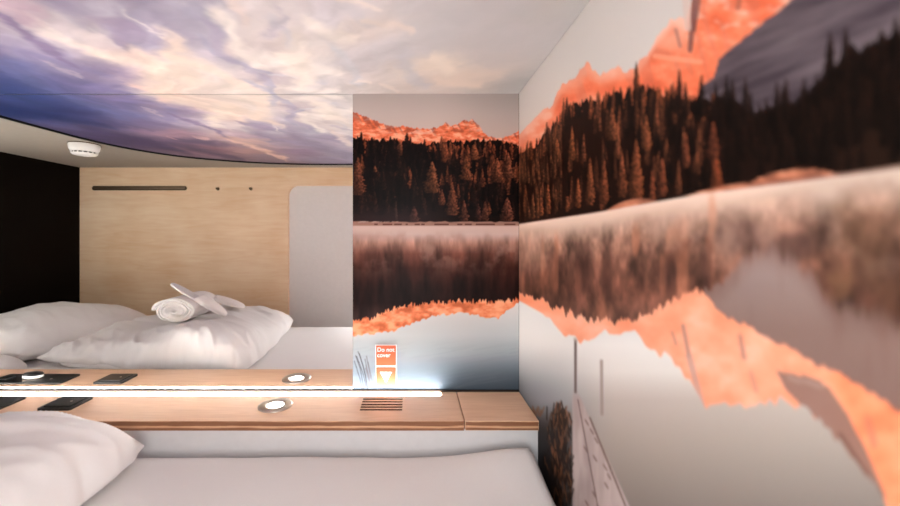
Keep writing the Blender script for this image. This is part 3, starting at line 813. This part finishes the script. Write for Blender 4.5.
bm = bmesh.new(); box(bm, XL + 1, RIGHT - .5, 382.8, D - 0.62, ST + .02, ST + 1.7)
obj('mirror_profile', bm, M['profile'], t)

# recessed lamp
cx, cy = -125.0, 352.5
t = empty('recessed_lamp', W(cx, cy, ST), 'round steel uplight set flush in the wooden ledge', 'lamp')
bm = bmesh.new(); lathe(bm, (cx, cy, ST), [(15.2, 0.02), (15.2, 0.7), (14.2, 1.3), (9.6, 1.7), (7.5, 0.8), (7.45, 0.05)], 64)
obj('bezel', bm, M['steel'], t, True)
bm = bmesh.new(); lathe(bm, (cx, cy, ST), [(0, 0.75), (4.5, 0.72), (7.4, 0.45), (7.4, 0.05), (0, 0.05)], 48)
obj('lens', bm, M['spot'], t, True)

# socket plates
def rounded(x0, x1, y0, y1, r, n=6):
    p = []
    for (cx_, cy_, a0) in ((x1 - r, y1 - r, 0), (x0 + r, y1 - r, 90), (x0 + r, y0 + r, 180), (x1 - r, y0 + r, 270)):
        for k in range(n + 1):
            a = math.radians(a0 + 90 * k / n); p.append((cx_ + r * math.cos(a), cy_ + r * math.sin(a)))
    return p

t = empty('socket_plate', W(-319, 356, ST), 'small square black socket plate on the ledge, nearest the round lamp', 'socket')
bm = bmesh.new(); prism(bm, rounded(-334, -304, 342, 370 - 2, 2), 'z', ST, ST + 1.8)
obj('plate', bm, M['black'], t)
bm = bmesh.new(); prism(bm, rounded(-331, -307, 345, 365, 1.5), 'z', ST + 1.8, ST + 2.8)
obj('cover_flap', bm, M['black'], t)
bm = bmesh.new(); lathe(bm, (-314, 355, ST + 2.8), [(1.0, 0), (1.0, 0.3), (0, 0.4)], 12)
obj('indicator', bm, M['steel'], t)

t = empty('switch_plate', W(-407, 356, ST), 'wide black control plate on the ledge at the left frame edge', 'switch plate')
bm = bmesh.new(); prism(bm, rounded(-446, -368, 342, 368, 2), 'z', ST, ST + 1.6)
obj('plate', bm, M['black'], t)
bm = bmesh.new(); lathe(bm, (-411, 352, ST + 1.6), [(10, 0), (10, 3.4), (9.0, 4.8), (5, 5.3), (0, 5.4)], 40, sx=1.0, sy=0.62)
obj('knob', bm, M['black'], t, True)
bm = bmesh.new(); lathe(bm, (-411, 352.4, ST + 1.6), [(9.6, 0), (10.25, 0.6), (10.25, 2.6), (9.9, 2.9)], 40, sx=1.0, sy=0.62)  # white band painted in as the strip's glint on the black knob
obj('knob_glint', bm, M['white_plastic'], t, True)
bm = bmesh.new(); box(bm, -446 + 3, -430, 352, 362, ST + 1.6, ST + 3.0, bevel=.3)
obj('rocker', bm, M['black'], t)
bm = bmesh.new(); lathe(bm, (-387, 357, ST + 1.6), [(1.2, 0), (1.2, 0.3), (0, 0.4)], 12)
obj('indicator', bm, M['steel'], t)

# ------------------------------------------------------------------ smoke detector
cx, cy = -519.0, 160.0
t = empty('smoke_detector', W(cx, cy, CEIL), 'round white smoke detector on the beige ceiling margin', 'smoke detector')
bm = bmesh.new(); lathe(bm, (cx, cy, CEIL), [(0, 0), (20.6, 0), (20.6, -1.0), (20, -1.4)], 64)
obj('mounting_ring', bm, M['bronze'], t, True)
bm = bmesh.new(); lathe(bm, (cx, cy, CEIL), [(20, -1.2), (20.2, -4), (19.2, -9), (17, -13.0), (16, -13.4)], 64)
obj('body', bm, M['white_plastic'], t, True)
bm = bmesh.new(); lathe(bm, (cx, cy, CEIL), [(15.8, -13.2), (15.8, -15.4)], 64)
obj('vent_gap', bm, M['black_edge'], t, True)
bm = bmesh.new()
for a0, a1 in [(70, 86), (92, 98), (103, 109), (4, 8), (122, 240), (250, 262), (270, 310), (320, 340), (20, 48), (52, 56)]:
    pass
lathe(bm, (cx, cy, CEIL), [(0, -18.6), (10, -18.4), (15, -17.2), (17, -15.2), (16.8, -15.0), (0, -15.0)], 64)
obj('cap', bm, M['white_plastic'], t, True)
for k in range(16):                                   # small ribs bridging the vent gap
    a = 2 * math.pi * (k + 0.5) / 16
    bm = bmesh.new()
    x = cx + 16.3 * math.cos(a); y = cy + 16.3 * math.sin(a)
    lathe(bm, (x, y, CEIL), [(0, -12.8), (0.9, -12.8), (0.9, -15.6), (0, -15.6)], 8)
    obj('rib', bm, M['white_plastic'], t, True)

# ------------------------------------------------------------------ groove and studs on the plywood wall
K = (2 * D - (REAR + D) + 0.0)  # not used for placement
kz = (2 * D - REAR) / D - 0.0
kz = (D + (D - REAR)) / D
t = empty('wall_groove', W(-580, REAR, (234 - 188) * kz), 'long dark rail near the top of the plywood wall', 'groove')
z0 = (234 - 188.2) * kz; xa = (92.2 - 412) * kz; xb = (187 - 412) * kz
def stadium(x0, x1, zc, r, n=10):
    p = []
    for k in range(n + 1):
        a = math.pi / 2 - math.pi * k / n; p.append((x1 - r + r * math.cos(a), zc + r * math.sin(a)))
    for k in range(n + 1):
        a = -math.pi / 2 - math.pi * k / n; p.append((x0 + r + r * math.cos(a), zc + r * math.sin(a)))
    return p
bm = bmesh.new(); prism(bm, stadium(xa, xb, z0, 4.6), 'y', REAR, REAR + 1.0)  # raised dark plate stands in for the shade inside the groove
obj('groove_shade', bm, M['bronze'], t)
bm = bmesh.new(); prism(bm, stadium(xa + 3, xb - 3, z0 + 0.2, 1.6), 'y', REAR + 1.0, REAR + 3.5)
obj('bar', bm, M['brassy'], t)
for (px, lab) in ((218, 'small metal stud on the plywood wall, beside the dark rail'), (251, 'small metal stud on the plywood wall, nearer the grey door')):
    X0 = (px - 412) * kz; Z0 = (234 - 188.8) * kz
    bm = bmesh.new(); lathe(bm, (X0, REAR, Z0), [(3.4, 0), (3.2, 0.8), (2.2, 1.2), (1.6, 4.5), (2.3, 5.2), (2.2, 6.2), (0, 6.8)], 20, axis='y')
    o = obj('wall_stud', bm, M['bronze'], None, True, at=W(X0, REAR, Z0))
    tag(o, lab, 'stud', 'metal studs on the plywood wall')

# ------------------------------------------------------------------ bedding
def slab(bm, quad, T, zb, seed, nx=150, ny=110, n=5.0, m=2.2, wr=1.0, bot=0.25, bow=(0, 0, 0, 0), extra=None, rc=0.10, rim=0.34):
    """soft cushion. quad: corners (near-left, near-right, far-right, far-left) in units, T thickness, zb underside height"""
    q = [np.array(p, float) for p in quad]
    a = np.linspace(-1, 1, nx); b = np.linspace(-1, 1, ny)
    a = np.sign(a) * (1 - (1 - np.abs(a)) ** 1.6); b = np.sign(b) * (1 - (1 - np.abs(b)) ** 1.6)
    A_, B_ = np.meshgrid(a, b)
    Ar = A_ * np.sqrt(1 - rc * B_ ** 4); Br = B_ * np.sqrt(1 - rc * A_ ** 4)
    s_ = (Ar + 1) / 2; t_ = (Br + 1) / 2
    P = ((1 - s_) * (1 - t_))[..., None] * q[0] + (s_ * (1 - t_))[..., None] * q[1] + (s_ * t_)[..., None] * q[2] + ((1 - s_) * t_)[..., None] * q[3]
    # bowed sides: near, right, far, left (positive = outwards)
    P[..., 1] += bow[0] * (1 - t_) * (1 - A_ ** 2) + -bow[2] * t_ * (1 - A_ ** 2)
    P[..., 0] += bow[1] * s_ * (1 - B_ ** 2) - bow[3] * (1 - s_) * (1 - B_ ** 2)
    wob = (fbm(P[..., 0] * .03, P[..., 1] * .03, 3, seed + 5) - .5) * 9 * wr
    edgew = smooth(.55, 1, np.maximum(np.abs(A_), np.abs(B_)))
    P[..., 0] += wob * edgew; P[..., 1] += (fbm(P[..., 0] * .03 + 9, P[..., 1] * .03, 3, seed + 6) - .5) * 9 * wr * edgew
    h = (np.clip(1 - np.abs(A_) ** n, 0, 1) * np.clip(1 - np.abs(B_) ** n, 0, 1)) ** (1 / m)
    X, Y = P[..., 0], P[..., 1]
    # soft folds: ridged noise, finer and radial near the border
    al = .88 * X + .47 * Y; ac = -.47 * X + .88 * Y
    r1 = 1 - np.abs(2 * fbm(al * .007, ac * .024, 3, seed) - 1)
    r2 = 1 - np.abs(2 * vnoise(al * .012 + 3, ac * .06, seed + 2) - 1)
    near = smooth(.35, .95, -B_)
    r3 = (1 - np.abs(2 * vnoise(X * .06 - Y * .04, Y * .012 + X * .01, seed + 3) - 1)) ** 1.6 * near
    w_ = (r1 - .6) * 8.0 + (r2 - .5) * 2.4 + (r3 - .25) * 4.8
    rimz = T * rim + (fbm(X * .03, Y * .03 + 5, 3, seed + 8) - .5) * 9 * wr
    lumps = (fbm(X * .012, Y * .012, 2, seed + 7) - .5) * 2
    top = zb + rimz + (T - rimz) * h * (1 + .16 * lumps) + w_ * wr * np.minimum(1, h * 1.6)
    if extra is not None: top = top + extra(X, Y, A_, B_) * h
    botz = zb + rimz * (1 - np.clip(h * 1.4, 0, 1) ** .7)
    vt = {}; vb = {}
    for j in range(ny):
        for i in range(nx):
            vt[i, j] = bm.verts.new(W(X[j, i], Y[j, i], top[j, i]))
    for j in range(ny):
        for i in range(nx):
            if i in (0, nx - 1) or j in (0, ny - 1): vb[i, j] = vt[i, j]
            else: vb[i, j] = bm.verts.new(W(X[j, i], Y[j, i], min(botz[j, i], top[j, i] - .3)))
    for j in range(ny - 1):
        for i in range(nx - 1):
            f = bm.faces.new((vt[i, j], vt[i + 1, j], vt[i + 1, j + 1], vt[i, j + 1])); f.smooth = True
            try:
                f = bm.faces.new((vb[i, j], vb[i, j + 1], vb[i + 1, j + 1], vb[i + 1, j])); f.smooth = True
            except ValueError:
                pass


# mattress
MT = -181.0
bm = bmesh.new()
nx, ny = 160, 60
xs = np.linspace(-1, 1, nx); ys = np.linspace(-1, 1, ny)
xs = np.sign(xs) * (1 - (1 - np.abs(xs)) ** 1.8); ys = np.sign(ys) * (1 - (1 - np.abs(ys)) ** 1.6)
x0, x1, y0, y1 = LEFT + 6, 99.0, 14.0, 318.5
XX, YY = np.meshgrid((x0 + x1) / 2 + xs * (x1 - x0) / 2, (y0 + y1) / 2 + ys * (y1 - y0) / 2)
AA, BB = np.meshgrid(xs, ys)
ex_ = (1 - AA) * (x1 - x0) / 2; ex2 = (1 + AA) * (x1 - x0) / 2; ey_ = (1 - BB) * (y1 - y0) / 2; ey2 = (1 + BB) * (y1 - y0) / 2
dmin = np.minimum(np.minimum(ex_, ex2), np.minimum(ey_, ey2))
R0 = 9.0
top = MT - R0 * (1 - np.sqrt(np.clip(1 - (1 - np.clip(dmin / R0, 0, 1)) ** 2, 0, 1)))
top += 7.5 * np.exp(-((XX - 88) / 48) ** 2 - ((YY - 312) / 30) ** 2) + (fbm(XX * .02, YY * .02, 3, 401) - .5) * 2.0
vt = [[bm.verts.new(W(XX[j, i], YY[j, i], top[j, i])) for i in range(nx)] for j in range(ny)]
for j in range(ny - 1):
    for i in range(nx - 1):
        bm.faces.new((vt[j][i], vt[j][i + 1], vt[j + 1][i + 1], vt[j + 1][i])).smooth = True
ring = [vt[0][i] for i in range(nx)] + [vt[j][nx - 1] for j in range(1, ny)] + [vt[ny - 1][i] for i in range(nx - 2, -1, -1)] + [vt[j][0] for j in range(ny - 2, 0, -1)]
low = [bm.verts.new((v.co.x, v.co.y, 0.001)) for v in ring]
for k in range(len(ring)):
    bm.faces.new((ring[k], ring[(k + 1) % len(ring)], low[(k + 1) % len(ring)], low[k])).smooth = True
bm.faces.new(low)
tag(obj('mattress', bm, M['sheet'], at=W(-300, 165, FLOOR)), 'long mattress in a smooth white fitted sheet beside the ledge', 'mattress')

# duvet: a thick folded slab with a thinner layer showing under its near edge
def duvet_extra(X, Y, A_, B_):
    # dips towards the left where it runs up against the pillows
    return -6 * smooth(-430, -510, X) + 15.0 * smooth(180, 275, Y) * smooth(-370, -300, X) - 19 * smooth(-310, -450, X) * smooth(90, 260, Y)
bm = bmesh.new()
slab(bm, [(-516, 256), (-204, 313), (-222, 22), (-478, 22)], 48, MT + 2, 21, nx=210, ny=140, n=5.0, m=1.9, wr=1.2, bow=(-12, 1, 5, 0), extra=duvet_extra, rim=.23)
slab(bm, [(-480, 256), (-244, 292), (-258, 60), (-470, 60)], 15, MT + 0.2, 57, nx=90, ny=60, n=8, m=2.4, wr=.35, bow=(-6, 2, 0, 0), rim=.45)
tag(obj('duvet', bm, M['cotton'], at=W(-360, 165, MT)), 'puffy white duvet folded into a thick slab on the mattress', 'duvet')

# pillows
bm = bmesh.new()
slab(bm, [(-700, 246), (-526, 262), (-486, 34), (-692, 30)], 60, MT + .5, 83, nx=110, ny=100, n=3.0, m=1.8, wr=.95, bow=(4, 6, 4, 2), rim=.3)
tag(obj('pillow', bm, M['cotton'], at=W(-600, 150, MT)), 'plump white pillow behind the duvet, against the black wall', 'pillow', 'pillows at the head of the bed')
bm = bmesh.new()
slab(bm, [(-702, 314), (-492, 309), (-498, 266), (-702, 272)], 34, MT + .5, 97, nx=80, ny=50, n=3.0, m=1.8, wr=.4, bow=(2, 4, 3, 0), rim=.3)
tag(obj('pillow', bm, M['cotton'], at=W(-600, 290, MT)), 'flatter white pillow corner lying next to the ledge', 'pillow', 'pillows at the head of the bed')

# ------------------------------------------------------------------ rolled towel
def towel(cx, cz, y0, y1, a, b):
    bm = bmesh.new()
    turns = 5.4; N = 320
    inner, outer = [], []
    for k in range(N + 1):
        f = k / N; th = f * turns * 2 * math.pi + 0.6
        r_ = 0.08 + 0.92 * f
        for lst, dr in ((inner, -0.066), (outer, 0.066)):
            rr_ = max(0.02, r_ + dr)
            wv = 1 + 0.02 * math.sin(5 * th + 1)
            lst.append((cx + a * rr_ * math.cos(th) * wv, cz + b * rr_ * math.sin(th) * wv))
    prof = outer + inner[::-1]
    n = len(prof)
    L = [y0, y0 + (y1 - y0) * .04, y0 + (y1 - y0) * .5, y0 + (y1 - y0) * .96, y1]
    rings = []
    for li, y in enumerate(L):
        sh = 0.985 if li in (0, 4) else 1.0
        rings.append([bm.verts.new(W(cx + (p[0] - cx) * sh, y + (1.6 * math.sin(9 * k / n * 6.28) if li in (0, 4) else 0), cz + (p[1] - cz) * sh)) for k, p in enumerate(prof)])
    for ra, rb in zip(rings[:-1], rings[1:]):
        for k in range(n):
            bm.faces.new((ra[k], ra[(k + 1) % n], rb[(k + 1) % n], rb[k])).smooth = True
    m_ = N + 1
    for ring_ in (rings[0], rings[-1]):
        for k in range(N):
            bm.faces.new((ring_[k], ring_[k + 1], ring_[n - 2 - k], ring_[n - 1 - k]))
    return bm
bm = towel(-350, -113.0, 128, 205, 31, 18.0)
tag(obj('towel', bm, M['terry'], at=W(-345, 165, -136)), 'white terry towel rolled up on top of the duvet', 'towel')

# ------------------------------------------------------------------ slippers
def slipper(heel, toe, side, L=95.0, Wd=34.0):
    """heel, toe: points in units; side: horizontal vector across. local frame u along heel->toe, v across, w up"""
    h = Vector(heel); t_ = Vector(toe)
    u = (t_ - h).normalized(); v = Vector(side); v = (v - u * v.dot(u)).normalized(); w = u.cross(v)
    if w.z < 0: w = -w
    L = (t_ - h).length
    def P(a, b, c):
        p = h + u * a + v * b + w * c
        return W(p.x, p.y, p.z)
    def half(f):     # half width along the sole
        f = min(max(f, 0), 1)
        base = math.sqrt(max(0, 1 - (2 * f - 1) ** 4))
        return Wd / 2 * base * (0.84 + 0.18 * f - 0.10 * math.exp(-((f - .42) / .16) ** 2))
    # sole
    sole = bmesh.new(); n = 48
    prof = []
    for k in range(n):
        th = 2 * math.pi * k / n
        f = 0.5 - 0.5 * math.cos(th)
        sgn = 1 if th < math.pi else -1
        prof.append((f * L, sgn * half(f)))
    for z0_, z1_ in ((0, 2.4),):
        a = [sole.verts.new(P(p[0], p[1], z0_)) for p in prof]
        b = [sole.verts.new(P(p[0], p[1], z1_)) for p in prof]
        sole.faces.new(a); sole.faces.new(b[::-1])
        for k in range(n):
            sole.faces.new((a[k], a[(k + 1) % n], b[(k + 1) % n], b[k]))
    ins = bmesh.new()
    a = [ins.verts.new(P(L * .5 + (p[0] - L * .5) * .94, p[1] * .88, 2.4)) for p in prof]
    b = [ins.verts.new(P(L * .5 + (p[0] - L * .5) * .92, p[1] * .85, 2.9)) for p in prof]
    ins.faces.new(a); ins.faces.new(b[::-1])
    for k in range(n): ins.faces.new((a[k], a[(k + 1) % n], b[(k + 1) % n], b[k]))
    # vamp: an arched cover from mid foot to toe
    vamp = bmesh.new(); nu, nv = 22, 20
    f0 = .50
    outer = {}; inner = {}
    for i in range(nu + 1):
        for j in range(nv + 1):
            g = j / nv * 2 - 1
            f = f0 + (1 - f0) * (i / nu) + 0.06 * (g * g) * (1 - i / nu) * -1
            f = min(f, .997)
            hw = half(f)
            ht = 7.5 * (1 - (i / nu) ** 2.2) ** .6 + 1.2
            ang = g * math.pi / 2
            y_ = hw * math.sin(ang) * 1.0; z_ = 2.0 + ht * math.cos(ang) ** .8
            outer[i, j] = vamp.verts.new(P(f * L, y_, z_))
            inner[i, j] = vamp.verts.new(P(f * L, y_ * .94, max(1.9, z_ - 1.3)))
    for i in range(nu):
        for j in range(nv):
            vamp.faces.new((outer[i, j], outer[i + 1, j], outer[i + 1, j + 1], outer[i, j + 1]))
            vamp.faces.new((inner[i, j], inner[i, j + 1], inner[i + 1, j + 1], inner[i + 1, j]))
    for j in range(nv):
        vamp.faces.new((outer[0, j], outer[0, j + 1], inner[0, j + 1], inner[0, j]))
    return sole, ins, vamp


def add_slipper(heel, toe, side, label):
    t = empty('slipper', W(*toe), label, 'slipper', 'white slippers on the duvet')
    s_, i_, v_ = slipper(heel, toe, side)
    obj('sole', s_, M['felt'], t); obj('insole', i_, M['insole'], t); obj('vamp', v_, M['felt'], t, True)

add_slipper((-366, 186, -76), (-290, 170, -128), (0.18, 1, 0.05), 'white slipper leaning on the rolled towel with its heel up')
add_slipper((-368, 152, -96), (-286, 112, -126), (0.5, 1, 0.0), 'white slipper behind the leaning one, lying lower on the duvet')

# ------------------------------------------------------------------ lamp of the corridor outside the open half of the doorway
la = bpy.data.lights.new('corridor_lamp', 'AREA'); la.shape = 'RECTANGLE'
la.size = 150 * U; la.size_y = 270 * U; la.energy = 2.7; la.color = (0.97, 1.0, 1.0)
lo_ = bpy.data.objects.new('corridor_lamp', la); lo_.location = W(-16, REAR - 10, -40); lo_.rotation_euler = (math.pi / 2, 0, 0)
COL.objects.link(lo_)

lb = bpy.data.lights.new('left_fill', 'AREA'); lb.shape = 'DISK'; lb.size = 0.16; lb.energy = 0.75; lb.color = (1.0, 0.97, 0.92)  # unseen fill light, added to brighten the bed and plywood wall
lr = bpy.data.objects.new('left_fill', lb); lr.location = W(-700, 318, 60)
lr.rotation_euler = (W(-380, 60, -90) - W(-700, 318, 60)).to_track_quat('-Z', 'Y').to_euler()
COL.objects.link(lr)

# ------------------------------------------------------------------ camera and view
cam = bpy.data.cameras.new('camera')
cam.sensor_width = 36.0; cam.lens = 36.0 * FPX / 900.0
cam.shift_x = (450 - 412) / 900.0; cam.shift_y = -(253 - 234) / 900.0
cam.clip_start = 0.01
cam.dof.use_dof = True; cam.dof.focus_distance = 1.15; cam.dof.aperture_fstop = 2.6
co = bpy.data.objects.new('camera', cam); co.location = W(0, 0, 0); co.rotation_euler = (math.pi / 2, 0, 0)
COL.objects.link(co)
sc = bpy.context.scene
sc.camera = co
wd = bpy.data.worlds.new('world'); sc.world = wd; wd.use_nodes = True
wd.node_tree.nodes['Background'].inputs['Color'].default_value = (0.02, 0.018, 0.016, 1)
sc.view_settings.view_transform = 'Standard'; sc.view_settings.look = 'None'
sc.view_settings.gamma = 1.0; sc.view_settings.exposure = 1.45; sc.view_settings.use_curve_mapping = False
sc.cycles.max_bounces = 10; sc.cycles.diffuse_bounces = 6; sc.cycles.glossy_bounces = 6
sc.cycles.use_denoising = True
sc.cycles.sample_clamp_indirect = 20.0
